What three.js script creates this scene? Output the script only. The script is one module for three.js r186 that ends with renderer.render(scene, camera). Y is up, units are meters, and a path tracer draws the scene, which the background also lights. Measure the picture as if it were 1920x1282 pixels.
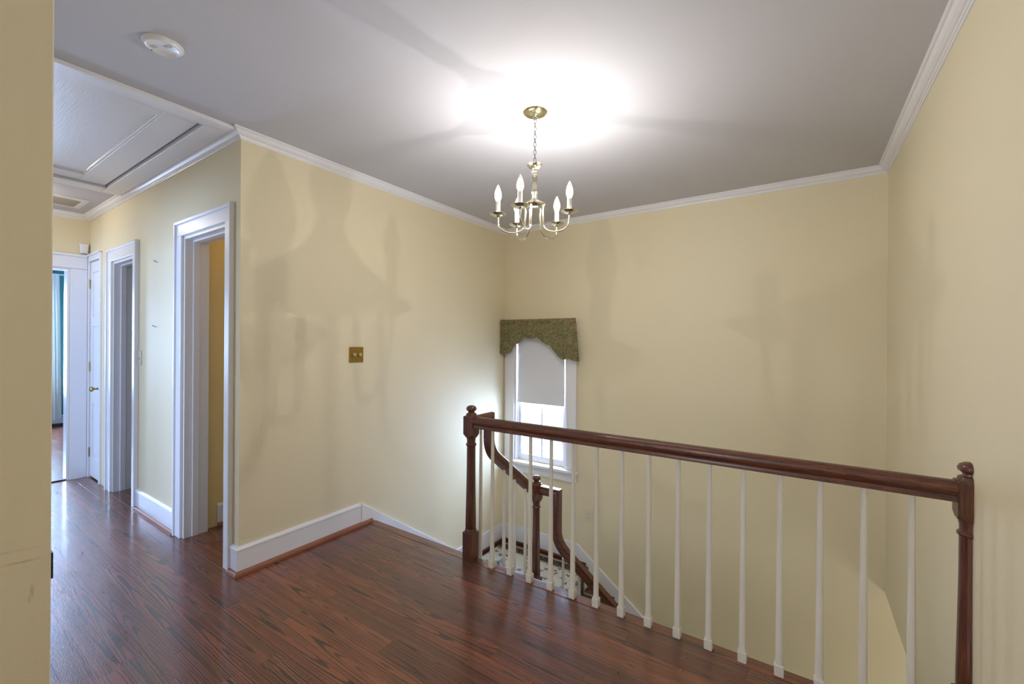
import * as THREE from 'three';
import { mergeGeometries, mergeVertices, toCreasedNormals } from 'three/addons/utils/BufferGeometryUtils.js';
import { RoundedBoxGeometry } from 'three/addons/geometries/RoundedBoxGeometry.js';
import { RectAreaLightUniformsLib } from 'three/addons/lights/RectAreaLightUniformsLib.js';

// ---------------------------------------------------------------- camera, sky, lights, exposure
const scene = new THREE.Scene();
const FOCAL = 804.643;
const camera = new THREE.PerspectiveCamera(2 * Math.atan(641 / FOCAL) * 180 / Math.PI, 1920 / 1282, 0.05, 100);
camera.position.set(2.7284, 1.3768, 1.1891);
camera.rotation.order = 'YXZ';
camera.rotation.set(THREE.MathUtils.degToRad(-0.0613), THREE.MathUtils.degToRad(34.0627), THREE.MathUtils.degToRad(0.3879));
const renderer = new THREE.WebGLRenderer({ antialias: true });
renderer.toneMapping = THREE.LinearToneMapping;
renderer.toneMappingExposure = 1.56;
renderer.shadowMap.enabled = true;
RectAreaLightUniformsLib.init();
scene.background = new THREE.Color().setRGB(1.5, 2.0, 2.8);
scene.environment = null;
const DAY = new THREE.Color().setRGB(0.45, 0.64, 1.0), DAY2 = new THREE.Color().setRGB(0.86, 0.93, 1.03);
function windowLight(name, color, intensity, w, h, pos, target) {
  const l = new THREE.RectAreaLight(color, intensity, w, h);
  l.name = name; l.position.set(...pos); l.lookAt(...target); scene.add(l); return l;
}
windowLight('bedroom_window_daylight', DAY, 38, 1.3, 1.5, [-6.93, 1.35, 0.45], [0, 1.35, 0.45]);
windowLight('side_room_window_daylight', DAY, 8.2, 1.3, 1.4, [-1.0, 1.5, 3.52], [-1.0, 1.5, 0]);
windowLight('side_room_second_window_daylight', DAY, 9, 0.9, 1.4, [-2.45, 1.5, 3.52], [-2.45, 1.5, 0]);
windowLight('rear_window_daylight', DAY2, 8, 0.55, 1.6, [1.60, 1.5, 4.12], [1.60, 1.5, 0]);
windowLight('entry_window_daylight', DAY2, 4, 0.75, 1.2, [4.92, -1.6, -2.2], [0, -1.6, -2.2]);
windowLight('landing_window_daylight', DAY, 19, 0.95, 1.5, [0.40, 0.78, -2.697 - 0.32], [0.40, 0.78, 0]);
const BULB = new THREE.Color().setRGB(1.0, 0.965, 0.92), BULB_CANDELA = 0.47;

// ---------------------------------------------------------------- helpers
const L = 2.697, W = 3.212, H = 2.6;
const used = new Map();
function numbered(n) { const k = used.get(n) || 0; used.set(n, k + 1); return k ? n + '_' + String(k).padStart(3, '0') : n; }
let seed = 7;
function rnd() { seed = (seed * 1664525 + 1013904223) >>> 0; return seed / 4294967296; }
function hash(x, y) { let h = (x * 374761393 + y * 668265263) | 0; h = Math.imul(h ^ (h >>> 13), 1274126177); return ((h ^ (h >>> 16)) >>> 0) / 4294967296; }
function vnoise(x, y, px = 0) {
  const xi = Math.floor(x), yi = Math.floor(y), fx = x - xi, fy = y - yi, sx = fx * fx * (3 - 2 * fx), sy = fy * fy * (3 - 2 * fy);
  const w = v => px ? ((v % px) + px) % px : v;
  const a = hash(w(xi), yi), b = hash(w(xi + 1), yi), c = hash(w(xi), yi + 1), d = hash(w(xi + 1), yi + 1);
  return a + (b - a) * sx + (c - a) * sy + (a - b - c + d) * sx * sy;
}
function fbm(x, y, o = 4) { let s = 0, a = 0.5, t = 0; for (let i = 0; i < o; i++) { s += a * vnoise(x, y); t += a; x = x * 2 + 17.3; y = y * 2 + 9.1; a *= 0.5; } return s / t; }
function dataTex(w, h, f, srgb, rep = true) {
  const d = new Uint8Array(w * h * 4);
  for (let j = 0; j < h; j++) for (let i = 0; i < w; i++) { const c = f(i, j), k = (j * w + i) * 4; d[k] = c[0]; d[k + 1] = c[1]; d[k + 2] = c[2]; d[k + 3] = 255; }
  const t = new THREE.DataTexture(d, w, h); t.magFilter = THREE.LinearFilter; t.minFilter = THREE.LinearMipmapLinearFilter; t.generateMipmaps = true;
  if (rep) t.wrapS = t.wrapT = THREE.RepeatWrapping;
  if (srgb) t.colorSpace = THREE.SRGBColorSpace;
  t.needsUpdate = true; return t;
}
// metric uv: u runs along `axis`
function metricUV(g, axis = 'auto') {
  if (g.index) g = g.toNonIndexed();
  if (!g.attributes.normal) g.computeVertexNormals();
  const p = g.attributes.position, uv = new Float32Array(p.count * 2), a = new THREE.Vector3(), b = new THREE.Vector3(), c = new THREE.Vector3(), n = new THREE.Vector3();
  for (let i = 0; i < p.count; i += 3) {
    a.fromBufferAttribute(p, i); b.fromBufferAttribute(p, i + 1); c.fromBufferAttribute(p, i + 2);
    n.copy(b).sub(a).cross(c.clone().sub(a)); const ax = Math.abs(n.x), ay = Math.abs(n.y), az = Math.abs(n.z);
    [a, b, c].forEach((v, k) => {
      let u, w;
      if (axis === 'y') { u = v.y; w = ax > az ? v.z : v.x; if (ay > ax && ay > az) { u = v.x; w = v.z; } }
      else if (axis === 'x') { u = v.x; w = ay > az ? v.z : v.y; if (ax > ay && ax > az) { u = v.y; w = v.z; } }
      else if (axis === 'z') { u = v.z; w = ay > ax ? v.x : v.y; if (az > ay && az > ax) { u = v.y; w = v.x; } }
      else if (ay >= ax && ay >= az) { u = v.x; w = v.z; } else if (ax >= az) { u = v.z; w = v.y; } else { u = v.x; w = v.y; }
      uv[(i + k) * 2] = u; uv[(i + k) * 2 + 1] = w;
    });
  }
  g.setAttribute('uv', new THREE.BufferAttribute(uv, 2)); return g;
}
function clean(g) { g = g.index ? g.toNonIndexed() : g; for (const k of Object.keys(g.attributes)) if (!['position', 'normal', 'uv'].includes(k)) g.deleteAttribute(k); if (!g.attributes.uv) metricUV(g); return g; }
function merge(list) { list = list.map(clean); return list.length > 1 ? mergeGeometries(list) : list[0]; }
function mesh(name, geo, m, parent) {
  const o = new THREE.Mesh(Array.isArray(geo) ? merge(geo) : clean(geo), m);
  o.castShadow = o.receiveShadow = true; o.name = parent ? numbered(parent.uuid + '|' + name).split('|').pop() : numbered(name);
  (parent || scene).add(o); return o;
}
function struct(name, geo, m) { const o = mesh(name, geo, m); o.userData.kind = 'structure'; return o; }
function group(name, pos = [0, 0, 0]) { const g = new THREE.Group(); g.name = numbered(name); g.position.set(...pos); scene.add(g); return g; }
function tag(o, label, category, grp) { o.userData.label = label; o.userData.category = category; if (grp) o.userData.group = grp; return o; }
function bx(x0, y0, z0, x1, y1, z1, axis) {
  const g = new THREE.BoxGeometry(Math.abs(x1 - x0), Math.abs(y1 - y0), Math.abs(z1 - z0)); g.translate((x0 + x1) / 2, (y0 + y1) / 2, (z0 + z1) / 2); return metricUV(g, axis);
}
function rbx(x0, y0, z0, x1, y1, z1, r = 0.003, axis, seg = 2) {
  const g = new RoundedBoxGeometry(Math.abs(x1 - x0), Math.abs(y1 - y0), Math.abs(z1 - z0), seg, r); g.translate((x0 + x1) / 2, (y0 + y1) / 2, (z0 + z1) / 2); return metricUV(g, axis);
}
// wall of boxes with rectangular holes. ax: thickness axis ('x' or 'z'); holes [u0,u1,y0,y1]
function wallBoxes(ax, t0, t1, u0, u1, y0, y1, holes = []) {
  const out = [], add = (a, b, c, d) => { if (b - a > 1e-4 && d - c > 1e-4) out.push(ax === 'x' ? bx(t0, c, a, t1, d, b) : bx(a, c, t0, b, d, t1)); };
  const us = [...new Set([u0, u1, ...holes.flatMap(h => [h[0], h[1]])])].filter(u => u >= u0 && u <= u1).sort((a, b) => a - b);
  for (let i = 0; i + 1 < us.length; i++) {
    const m = (us[i] + us[i + 1]) / 2, hs = holes.filter(h => m > h[0] && m < h[1]).sort((a, b) => a[2] - b[2]); let y = y0;
    for (const h of hs) { add(us[i], us[i + 1], y, h[2]); y = h[3]; }
    add(us[i], us[i + 1], y, y1);
  }
  return out;
}
// moulding: profile [[out, up]...] swept straight from A to B along a wall with horizontal normal n; mitres m0, m1
function mould(profile, A, B, n, m0 = 0, m1 = 0, smooth = 0) {
  const a = new THREE.Vector3(...A), b = new THREE.Vector3(...B), N = new THREE.Vector3(...n), d = b.clone().sub(a).normalize(), P = [];
  const pt = (base, m, [o, u]) => base.clone().addScaledVector(N, o).addScaledVector(d, m * o).add(new THREE.Vector3(0, u, 0));
  const k = profile.length, tri = (x, y, z) => P.push(x, y, z);
  const r0 = profile.map(p => pt(a, m0, p)), r1 = profile.map(p => pt(b, m1, p));
  for (let i = 0; i < k; i++) { const j = (i + 1) % k; tri(r0[i], r1[i], r1[j]); tri(r0[i], r1[j], r0[j]); }
  const tris = THREE.ShapeUtils.triangulateShape(profile.map(p => new THREE.Vector2(...p)), []);
  for (const [x, y, z] of tris) { tri(r0[x], r0[y], r0[z]); tri(r1[x], r1[z], r1[y]); }
  let g = new THREE.BufferGeometry().setFromPoints(P);
  g = fixWinding(g, a.clone().add(b).multiplyScalar(0.5).addScaledVector(N, profile.reduce((s, p) => s + p[0], 0) / k).add(new THREE.Vector3(0, profile.reduce((s, p) => s + p[1], 0) / k, 0)));
  g.computeVertexNormals(); if (smooth) g = toCreasedNormals(g, smooth);
  return metricUV(g, Math.abs(d.x) > 0.5 ? 'x' : 'z');
}
function fixWinding(g) { // flip if volume negative
  const p = g.attributes.position, a = new THREE.Vector3(), b = new THREE.Vector3(), c = new THREE.Vector3(); let v = 0;
  for (let i = 0; i < p.count; i += 3) { a.fromBufferAttribute(p, i); b.fromBufferAttribute(p, i + 1); c.fromBufferAttribute(p, i + 2); v += a.dot(b.cross(c)); }
  if (v < 0) for (let i = 0; i < p.count; i += 3) { b.fromBufferAttribute(p, i + 1); c.fromBufferAttribute(p, i + 2); p.setXYZ(i + 1, c.x, c.y, c.z); p.setXYZ(i + 2, b.x, b.y, b.z); }
  return g;
}
// sweep of a closed profile [[lateral, normal]...] along path points (Vector3) lying in a plane with constant lateral axis
function sweep(path, lat, profile, axis, crease = 0.6) {
  const n = path.length, LA = new THREE.Vector3(...lat).normalize(), rings = [];
  for (let i = 0; i < n; i++) {
    const t0 = i ? path[i].clone().sub(path[i - 1]).normalize() : null, t1 = i < n - 1 ? path[i + 1].clone().sub(path[i]).normalize() : null;
    const t = (t0 && t1) ? t0.clone().add(t1).normalize() : (t0 || t1), N = LA.clone().cross(t).normalize();
    const k = (t0 && t1) ? 1 / Math.max(0.3, t.dot(t0)) : 1;
    rings.push(profile.map(([a, b]) => path[i].clone().addScaledVector(LA, a).addScaledVector(N, b * k)));
  }
  const P = [], m = profile.length;
  for (let i = 0; i + 1 < n; i++) for (let j = 0; j < m; j++) { const q = (j + 1) % m, A = rings[i], B = rings[i + 1]; P.push(A[j], B[j], B[q], A[j], B[q], A[q]); }
  const tris = THREE.ShapeUtils.triangulateShape(profile.map(p => new THREE.Vector2(...p)), []);
  for (const [x, y, z] of tris) { P.push(rings[0][x], rings[0][y], rings[0][z]); P.push(rings[n - 1][x], rings[n - 1][z], rings[n - 1][y]); }
  let g = fixWinding(new THREE.BufferGeometry().setFromPoints(P)); g.computeVertexNormals(); g = toCreasedNormals(g, crease);
  return metricUV(g, axis);
}
function lathe(pts, seg = 32, crease = 0.7, phi0 = 0, phi = Math.PI * 2) {
  let g = new THREE.LatheGeometry(pts.map(p => new THREE.Vector2(Math.max(p[0], 0.00001), p[1])), seg, phi0, phi).toNonIndexed();
  g.computeVertexNormals(); g = toCreasedNormals(g, crease);
  const p = g.attributes.position, uv = g.attributes.uv;
  for (let i = 0; i < p.count; i++) uv.setXY(i, p.getY(i), uv.getX(i) * 0.2);
  return g;
}
function prism(shapePts, plane, t0, t1, bevel = 0, axis) { // polygon in (u,y) extruded through thickness. plane 'z': u=x, thickness z ; 'x': u=z, thickness x
  const s = new THREE.Shape(shapePts.map(p => new THREE.Vector2(p[0], p[1])));
  let g = new THREE.ExtrudeGeometry(s, { depth: Math.abs(t1 - t0) - 2 * bevel, bevelEnabled: bevel > 0, bevelSize: bevel, bevelThickness: bevel, bevelOffset: -bevel, bevelSegments: 1 });
  g.translate(0, 0, Math.min(t0, t1) + bevel);
  if (plane === 'x') { const p = g.attributes.position; for (let i = 0; i < p.count; i++) { const x = p.getX(i), z = p.getZ(i); p.setX(i, z); p.setZ(i, x); } g = g.index ? g.toNonIndexed() : g; fixWinding(g); }
  g.deleteAttribute('normal'); g.computeVertexNormals(); return metricUV(g, axis);
}

// ---------------------------------------------------------------- materials
const S = THREE.SRGBColorSpace, col = (r, g, b) => new THREE.Color().setRGB(r / 255, g / 255, b / 255, S);
const plasterBump = dataTex(512, 512, (i, j) => { const v = 255 * (0.6 * fbm(i / 5, j / 5, 3) + 0.4 * fbm(i / 40, j / 40, 3)); return [v, v, v]; });
plasterBump.repeat.set(1.6, 1.6);
const std = (c, r, o = {}) => new THREE.MeshStandardMaterial({ color: c, roughness: r, ...o });
const wallPaint = std(col(234, 222, 190), 0.62, { bumpMap: plasterBump, bumpScale: 0.0006 });
const closetPaint = std(col(240, 214, 150), 0.7, { bumpMap: plasterBump, bumpScale: 0.0006 });
const tealPaint = std(col(52, 118, 122), 0.7), greyPaint = std(col(176, 180, 184), 0.7), ventPaint = std(col(168, 156, 140), 0.6);
const ceilPaint = std(col(205, 204, 211), 0.8, { bumpMap: plasterBump, bumpScale: 0.0005 });
const brushBump = dataTex(256, 256, (i, j) => { const v = 255 * (0.7 * vnoise(i / 60, j / 2.2) + 0.3 * vnoise(i / 20, j)); return [v, v, v]; });
brushBump.repeat.set(3, 3);
const trim = std(col(239, 238, 243), 0.32, { bumpMap: brushBump, bumpScale: 0.0003 });
const trimFlat = std(col(228, 228, 230), 0.55);
const creamPaint = std(col(232, 227, 216), 0.42);
// floor boards: eight cuts of flat-sawn, rift and quarter-sawn oak
function boardTex(k, w, h, length, width, tint) {
  const d0 = 0.004 + 0.02 * hash(k, 3), sl = (hash(k, 5) - 0.5) * 0.09, off = [0.0, 0.012, -0.015, 0.028, 0.004, -0.034, 0.02, -0.008][k % 8], ring = 0.0085 + 0.0045 * hash(k, 9);
  return dataTex(w, h, (i, j) => {
    const u = i / w * length, v = (j / h - 0.5) * width;
    const c = off + 0.012 * (fbm(u * 1.7 + k * 11, 2.5, 2) - 0.5), wob = 0.0045 * (fbm(u * 9 + k * 31, v * 70, 3) - 0.5);
    const D = Math.abs(d0 + sl * (u - length * 0.45)) + 0.02 * (fbm(u * 2.1 + k * 7, 8.2, 2) - 0.4);
    const r = Math.sqrt((v - c) * (v - c) * 1.3 + D * D) + wob; let q = r / ring; q += 1.1 * (vnoise(q * 0.7 + k * 13, k) - 0.5); const f = q - Math.floor(q), id = Math.floor(q);
    const soft = 0.10, edge = 0.62 + 0.22 * hash(id, k), late = Math.min(1, Math.max(0, (f - edge + soft) / soft)) * Math.min(1, Math.max(0, (1.0 - f) / 0.04));
    const str = 0.6 + 0.4 * hash(id + 40, k);
    const pore = vnoise(u * 26 + k * 5, v * 640), pore2 = fbm(u * 40 + k, v * 420, 2), m = fbm(u * 3 + k * 3, v * 40, 3);
    let R = 142 + 24 * (m - 0.5) * 2, G = 80 + 16 * (m - 0.5) * 2, B = 53 + 12 * (m - 0.5) * 2;
    const fade = 0.35 + 0.9 * fbm(u * 5 + id * 3.7, k * 5 + v * 12, 2), dk = Math.min(1, late * str * Math.min(1, fade) + 0.30 * Math.max(0, pore2 - 0.45) + 0.16 * Math.max(0, pore - 0.55));
    R += (40 - R) * dk; G += (29 - G) * dk; B += (27 - B) * dk;
    return [R * tint[0], G * tint[1], B * tint[2]];
  }, true);
}
const PW = 0.083, PL = 1.7;
const tints = [[0.96, 0.94, 0.94], [0.86, 0.85, 0.88], [1.04, 1.02, 1.0], [0.80, 0.74, 0.80], [0.92, 0.94, 0.92], [0.98, 0.92, 0.9], [0.88, 0.9, 0.92], [1.0, 0.97, 0.95]];
const scuff = dataTex(512, 512, (i, j) => { const a = fbm(i / 90, j / 90, 4), b = vnoise(i / 2, j / 9), c = vnoise(i / 6, j / 6); const v = 118 + 70 * (a - 0.5) + 26 * (b - 0.5) + 22 * (c - 0.5); return [v, v, v]; });
scuff.repeat.set(1.1, 1.1);
const floorBump = dataTex(512, 512, (i, j) => { const v = 255 * (0.55 * fbm(i / 60, j / 60, 4) + 0.45 * vnoise(i / 10, j / 3)); return [v, v, v]; });
floorBump.repeat.set(2.2, 2.2);
const planks = tints.map((t, k) => {
  const map = boardTex(k, 2048, 128, PL, PW, t); map.repeat.set(1 / PL, 1 / PW);
  return new THREE.MeshPhysicalMaterial({ map, roughness: 0.82, roughnessMap: scuff, bumpMap: floorBump, bumpScale: 0.0007, specularIntensity: 1, clearcoat: 0.8, clearcoatRoughness: 0.13 });
});
// stair and rail hardwood
const railTex = dataTex(1024, 256, (i, j) => {
  const u = i / 1024, v = j / 256, g = fbm(u * 10, v * 60, 4), s = vnoise(u * 30, v * 220), m = fbm(u * 5 + 3, v * 7, 3), q = fbm(u * 6, v * 22 + 9, 3) * 9, f = q - Math.floor(q);
  const k = 0.55 + 0.9 * (g - 0.5) + 0.35 * (m - 0.5) - 0.16 * (s > 0.62 ? 1 : 0) - 0.2 * (f > 0.72 ? 1 : 0), t = Math.max(0, Math.min(1, k));
  return [54 + 92 * t, 28 + 52 * t, 18 + 34 * t];
}, true);
railTex.repeat.set(1.3, 5);
const railWood = new THREE.MeshPhysicalMaterial({ map: railTex, roughness: 0.42, clearcoat: 0.4, clearcoatRoughness: 0.2 });
const shoeWood = std(col(150, 92, 62), 0.45, { map: null });
const darkWood = new THREE.MeshPhysicalMaterial({ map: railTex, color: col(190, 170, 165), roughness: 0.4, clearcoat: 0.3, clearcoatRoughness: 0.25 });
const brass = std(col(220, 210, 172), 0.16, { metalness: 1 });
const paleBrass = std(col(226, 221, 198), 0.18, { metalness: 1 });
const oldBrass = std(col(166, 140, 76), 0.3, { metalness: 1 });
const steel = std(col(120, 112, 104), 0.35, { metalness: 1 });
const dark = std(col(36, 32, 30), 0.6);
const ivory = std(col(222, 215, 190), 0.4), whitePlastic = std(col(238, 238, 244), 0.4);

// ---------------------------------------------------------------- setting: walls, ceiling
const YB = -2.9; // downstairs floor
struct('wall_left', wallBoxes('x', -0.12, 0, -L, 0, YB, H), wallPaint);
struct('wall_back', wallBoxes('z', -L - 0.16, -L, -0.12, 5.1, YB, H, [[0.145, 0.77, 0.10, 1.50]]), wallPaint);
struct('wall_right', [...wallBoxes('x', W, W + 0.12, -L, 4.3, -0.33, H), ...wallBoxes('x', W, W + 0.12, -1.78, -0.94, YB, -0.33)], wallPaint);
struct('wall_hall', wallBoxes('z', -0.13, 0, -3.31, -0.12, -0.3, H, [[-0.82, -0.165, -0.02, 2.085], [-2.41, -1.835, -0.02, 2.065], [-3.15, -2.79, -0.02, 2.14]]), wallPaint);
struct('wall_end', wallBoxes('x', -3.31, -3.19, 0, 1.09, -0.3, H, [[0.14, 0.9, -0.02, 2.06]]), wallPaint);
struct('wall_hall_side', wallBoxes('z', 0.97, 1.09, -3.19, 1.16, -0.3, H, [[-1.55, -0.55, -0.02, 2.06], [-2.95, -2.05, -0.02, 2.06]]), wallPaint);
struct('wall_behind', wallBoxes('z', 4.2, 4.32, 1.16, W + 0.12, -0.3, H, [[1.32, 1.88, 0.7, 2.3]]), wallPaint);
struct('ceiling', [bx(-7.2, H, -L - 0.16, -1.888, H + 0.1, 4.4), bx(-0.074, H, -L - 0.16, 5.1, H + 0.1, 4.4), bx(-1.888, H, -L - 0.16, -0.074, H + 0.1, 0.168), bx(-1.888, H, 0.975, -0.074, H + 0.1, 4.4), bx(-7.2, H + 0.1, -L - 0.16, 5.1, H + 0.18, 4.4)], ceilPaint);
// near wall beside the camera, with scuffs
const nearMap = dataTex(512, 1024, (i, j) => {
  const c = [234, 222, 190], u = i / 512, y = j / 1024 * 2.6; let k = 0;
  const z = u * 0.5, sc = [[0.09, 0.905, 0.11, 0.003, 0.10, 0.16], [0.045, 0.873, 0.035, 0.0025, 0.1, 0.5], [0.215, 0.86, 0.012, 0.005, -0.3, 0.8], [0.20, 0.853, 0.018, 0.003, -0.2, 0.6], [0.17, 0.842, 0.012, 0.003, 0, 0.3], [0.03, 0.80, 0.004, 0.02, 0, 0.35], [0.034, 0.785, 0.003, 0.012, 0, 0.3]];
  for (const [a, b, w, h, sl, st] of sc) { const dx = (z - a) / w, dy = (y - b - sl * (z - a)) / h, q = dx * dx + dy * dy; if (q < 1) k = Math.max(k, st * (1 - q) * (0.3 + 0.9 * fbm(i / 9, j / 4, 3))); }
  k += 0.05 * Math.max(0, fbm(i / 30, j / 30, 3) - 0.5);
  return [c[0] - 88 * k, c[1] - 98 * k, c[2] - 82 * k];
}, true);
nearMap.repeat.set(2, 1 / 2.6); nearMap.offset.set(-0.96 * 2, 0);
const nearPaint = std(0xffffff, 0.62, { map: nearMap, bumpMap: plasterBump, bumpScale: 0.0006 });
struct('wall_near', [rbx(1.16, -0.02, 0.96, 1.28, H, 4.2, 0.004)], nearPaint);
// rooms beyond
struct('wall_closet', [bx(-0.97, -0.3, -1.5, -0.85, H, -0.13), bx(-0.85, -0.3, -1.5, -0.12, H, -1.4)], closetPaint);
struct('wall_bathroom', [bx(-3.31, -0.3, -1.8, -3.19, H, -0.13), bx(-3.19, -0.3, -1.8, -0.97, H, -1.7), bx(-2.72, -0.3, -1.7, -2.62, H, -0.13)], greyPaint);
struct('wall_bedroom', [...wallBoxes('x', -7.12, -7.0, -1.5, 2.5, -0.3, H, [[-0.2, 1.1, 0.6, 2.1]]), bx(-7.0, -0.3, -1.62, -3.31, H, -1.5), bx(-7.0, -0.3, 2.4, -3.31, H, 2.5), bx(-3.31, -0.3, -1.5, -3.30, H, -0.13), bx(-3.31, -0.3, 1.09, -3.19, H, 2.4)], tealPaint);
struct('wall_side_room', [bx(-3.19, -0.3, 1.09, -3.1, H, 3.6), bx(1.1, -0.3, 1.09, 1.16, H, 3.6), ...wallBoxes('z', 3.6, 3.72, -3.19, 1.16, -0.3, H, [[-1.65, -0.35, 0.8, 2.2], [-2.9, -2.0, 0.8, 2.2]])], trimFlat);
struct('wall_stairwell', [bx(1.04, YB, -0.94, W + 0.12, -0.3, -0.82), bx(-0.12, YB, -0.94, 1.04, -0.3, -0.82), bx(W + 0.12, YB, -1.78, 5.1, 0.02, -1.66), ...wallBoxes('x', 5.0, 5.1, -L, -1.78, YB, 0.02, [[-2.6, -1.85, -2.3, -0.9]]), bx(W + 0.12, -0.1, -L, 5.0, 0.02, -1.78)], wallPaint);
struct('floor_downstairs', [bx(-0.12, YB - 0.1, -L, 5.1, YB, -0.82)], darkWood);

// the other rooms' windows, their blinds drawn
{
  const drawn = (n, ax, t, u0, u1, y0, y1) => struct('window_' + n, ax === 'x' ? [bx(t, y0, u0, t + 0.012, y1, u1), bx(t, (y0 + y1) / 2 - 0.02, u0, t + 0.03, (y0 + y1) / 2 + 0.02, u1)] : [bx(u0, y0, t, u1, y1, t + 0.012), bx(u0, (y0 + y1) / 2 - 0.02, t, u1, (y0 + y1) / 2 + 0.02, t + 0.03)], trimFlat);
  drawn(2, 'x', -7.09, -0.2, 1.1, 0.6, 2.1); drawn(3, 'z', 3.66, -1.65, -0.35, 0.8, 2.2); drawn(4, 'z', 3.66, -2.9, -2.0, 0.8, 2.2); drawn(5, 'z', 4.26, 1.32, 1.88, 0.7, 2.3); drawn(6, 'x', 5.04, -2.6, -1.85, -2.3, -0.9);
}
// ---------------------------------------------------------------- floor planks
{
  const fl = group('floor'); fl.userData.kind = 'structure';
  const slab = [bx(0, -0.3, -0.94, W, -0.018, 0), bx(-3.19, -0.3, 0, W, -0.018, 0.97), bx(1.16, -0.3, 0.97, W, -0.018, 4.2), bx(-0.97, -0.3, -1.5, -0.12, -0.018, 0), bx(-3.19, -0.3, -1.8, -0.97, -0.018, 0), bx(-7.0, -0.3, -1.5, -3.19, -0.018, 2.4), bx(-3.19, -0.3, 0.97, 1.16, -0.018, 3.6)];
  mesh('subfloor', slab, darkWood, fl);
  function plankGeo(x0, x1, z0, z1, k, du) {
    const c = 0.0004, e = 0.0002, y1 = 0, y0 = -0.018; x0 += e; x1 -= e; z0 += e; z1 -= e;
    const A = [[x0 + c, y1, z0 + c], [x1 - c, y1, z0 + c], [x1 - c, y1, z1 - c], [x0 + c, y1, z1 - c]], B = [[x0, y1 - c, z0], [x1, y1 - c, z0], [x1, y1 - c, z1], [x0, y1 - c, z1]], D = B.map(p => [p[0], y0, p[2]]);
    const P = [], q = (a, b, cc, d) => P.push(a, cc, b, a, d, cc); q(A[0], A[1], A[2], A[3]);
    for (let i = 0; i < 4; i++) { const j = (i + 1) % 4; q(A[j], A[i], B[i], B[j]); q(B[j], B[i], D[i], D[j]); }
    const g = new THREE.BufferGeometry().setFromPoints(P.map(p => new THREE.Vector3(...p))); g.computeVertexNormals();
    const uv = new Float32Array(P.length * 2); P.forEach((p, i) => { uv[2 * i] = p[0] - x0 + du; uv[2 * i + 1] = (p[2] - z0) / (z1 - z0) * PW; });
    g.setAttribute('uv', new THREE.BufferAttribute(uv, 2)); return g;
  }
  let last = -1;
  const lay = (xa, xb, za, zb) => { let x = xa - rnd() * 0.9; while (x < xb - 0.02) { let len = 0.9 + rnd() * 1.0; const a = Math.max(x, xa); let b = Math.min(x + len, xb); if (xb - b < 0.25) b = xb; if (b - a > 0.05) { let k; do k = Math.floor(rnd() * 8); while (k === last); last = k; mesh('plank', plankGeo(a, b, za, zb, k, rnd() * 1.5), planks[k], fl); } x = Math.max(x + len, b); } };
  const z0 = -0.885;
  for (let r = 0; ; r++) {
    const za = z0 + r * PW, zb = za + PW; if (za > 4.2) break;
    if (zb <= 0.003) lay(0, W, za, zb);
    else if (za < 0.97) lay(-3.30, W, za, Math.min(zb, 0.97) < zb ? zb : zb);
    else lay(1.28, W, za, Math.min(zb, 4.2));
  }
  for (let r = 1; r < 22; r++) { const zb = z0 + 11 * PW - r * PW, za = zb - PW, zt = zb; if (za > -1.42) lay(-0.85, -0.12, za, zt); if (za > -1.7) lay(-2.62, -0.97, za, zt); }
  mesh('bedroom_boards', [bx(-7.0, -0.018, -1.5, -3.31, 0, 2.4, 'x')], planks[2], fl);
  mesh('side_room_boards', [bx(-3.1, -0.018, 1.09, 1.1, 0, 3.6, 'x')], planks[0], fl);
  mesh('nosing_board', [rbx(0.02, -0.03, -0.962, W, 0.0005, -0.886, 0.008, 'x', 3)], planks[5], fl);
  mesh('threshold', [rbx(-3.31, 0, 0.14, -3.19, 0.012, 0.9, 0.004, 'z')], darkWood, fl);
}

// ---------------------------------------------------------------- crown, baseboards, skirts
const crownP = [[0, 0], [0, -0.05], [0.006, -0.05], [0.009, -0.044], [0.014, -0.043], [0.016, -0.036], [0.024, -0.034], [0.036, -0.026], [0.044, -0.014], [0.046, -0.011], [0.053, -0.010], [0.059, -0.006], [0.059, 0]];
let tn = 1; const crown = (A, B, n, m0, m1) => struct('trim_' + tn++, mould(crownP, A, B, n, m0, m1), trim);
crown([0, H, -L], [0, H, 0], [1, 0, 0], 1, 1);
crown([-3.19, H, 0], [0, H, 0], [0, 0, 1], 1, 1);
crown([0, H, -L], [W, H, -L], [0, 0, 1], 1, -1);
crown([W, H, -L], [W, H, 4.2], [-1, 0, 0], 1, -1);
crown([-3.19, H, 0], [-3.19, H, 0.97], [1, 0, 0], 1, -1);
const baseP = [[0, 0], [0.017, 0], [0.017, 0.138], [0.021, 0.142], [0.021, 0.152], [0.014, 0.160], [0.006, 0.165], [0, 0.165]];
const shoeP = [[0.017, 0], [0.036, 0], [0.035, 0.010], [0.031, 0.018], [0.025, 0.024], [0.017, 0.027]];
struct('baseboard_left', mould(baseP, [0, 0, 0], [0, 0, -0.835], [1, 0, 0], -1, 0), trim);
struct('baseboard_hall_corner', mould(baseP, [-0.072, 0, 0], [0, 0, 0], [0, 0, 1], 0, 1), trim);
struct('baseboard_hall', mould(baseP, [-1.729, 0, 0], [-0.928, 0, 0], [0, 0, 1]), trim);
struct('baseboard_closet', mould(baseP, [-0.85, 0, -0.22], [-0.85, 0, -1.4], [1, 0, 0]), trim);
struct('baseboard_right', mould(baseP, [W, 0, -0.84], [W, 0, 4.2], [-1, 0, 0]), trim);
struct('trim_' + tn++, [mould(shoeP, [0, 0, 0], [0, 0, -0.93], [1, 0, 0], -1, 0), mould(shoeP, [-0.072, 0, 0], [0, 0, 0], [0, 0, 1], 0, 1)], shoeWood);
struct('trim_' + tn++, mould(shoeP, [-1.729, 0, 0], [-0.928, 0, 0], [0, 0, 1]), shoeWood);
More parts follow.
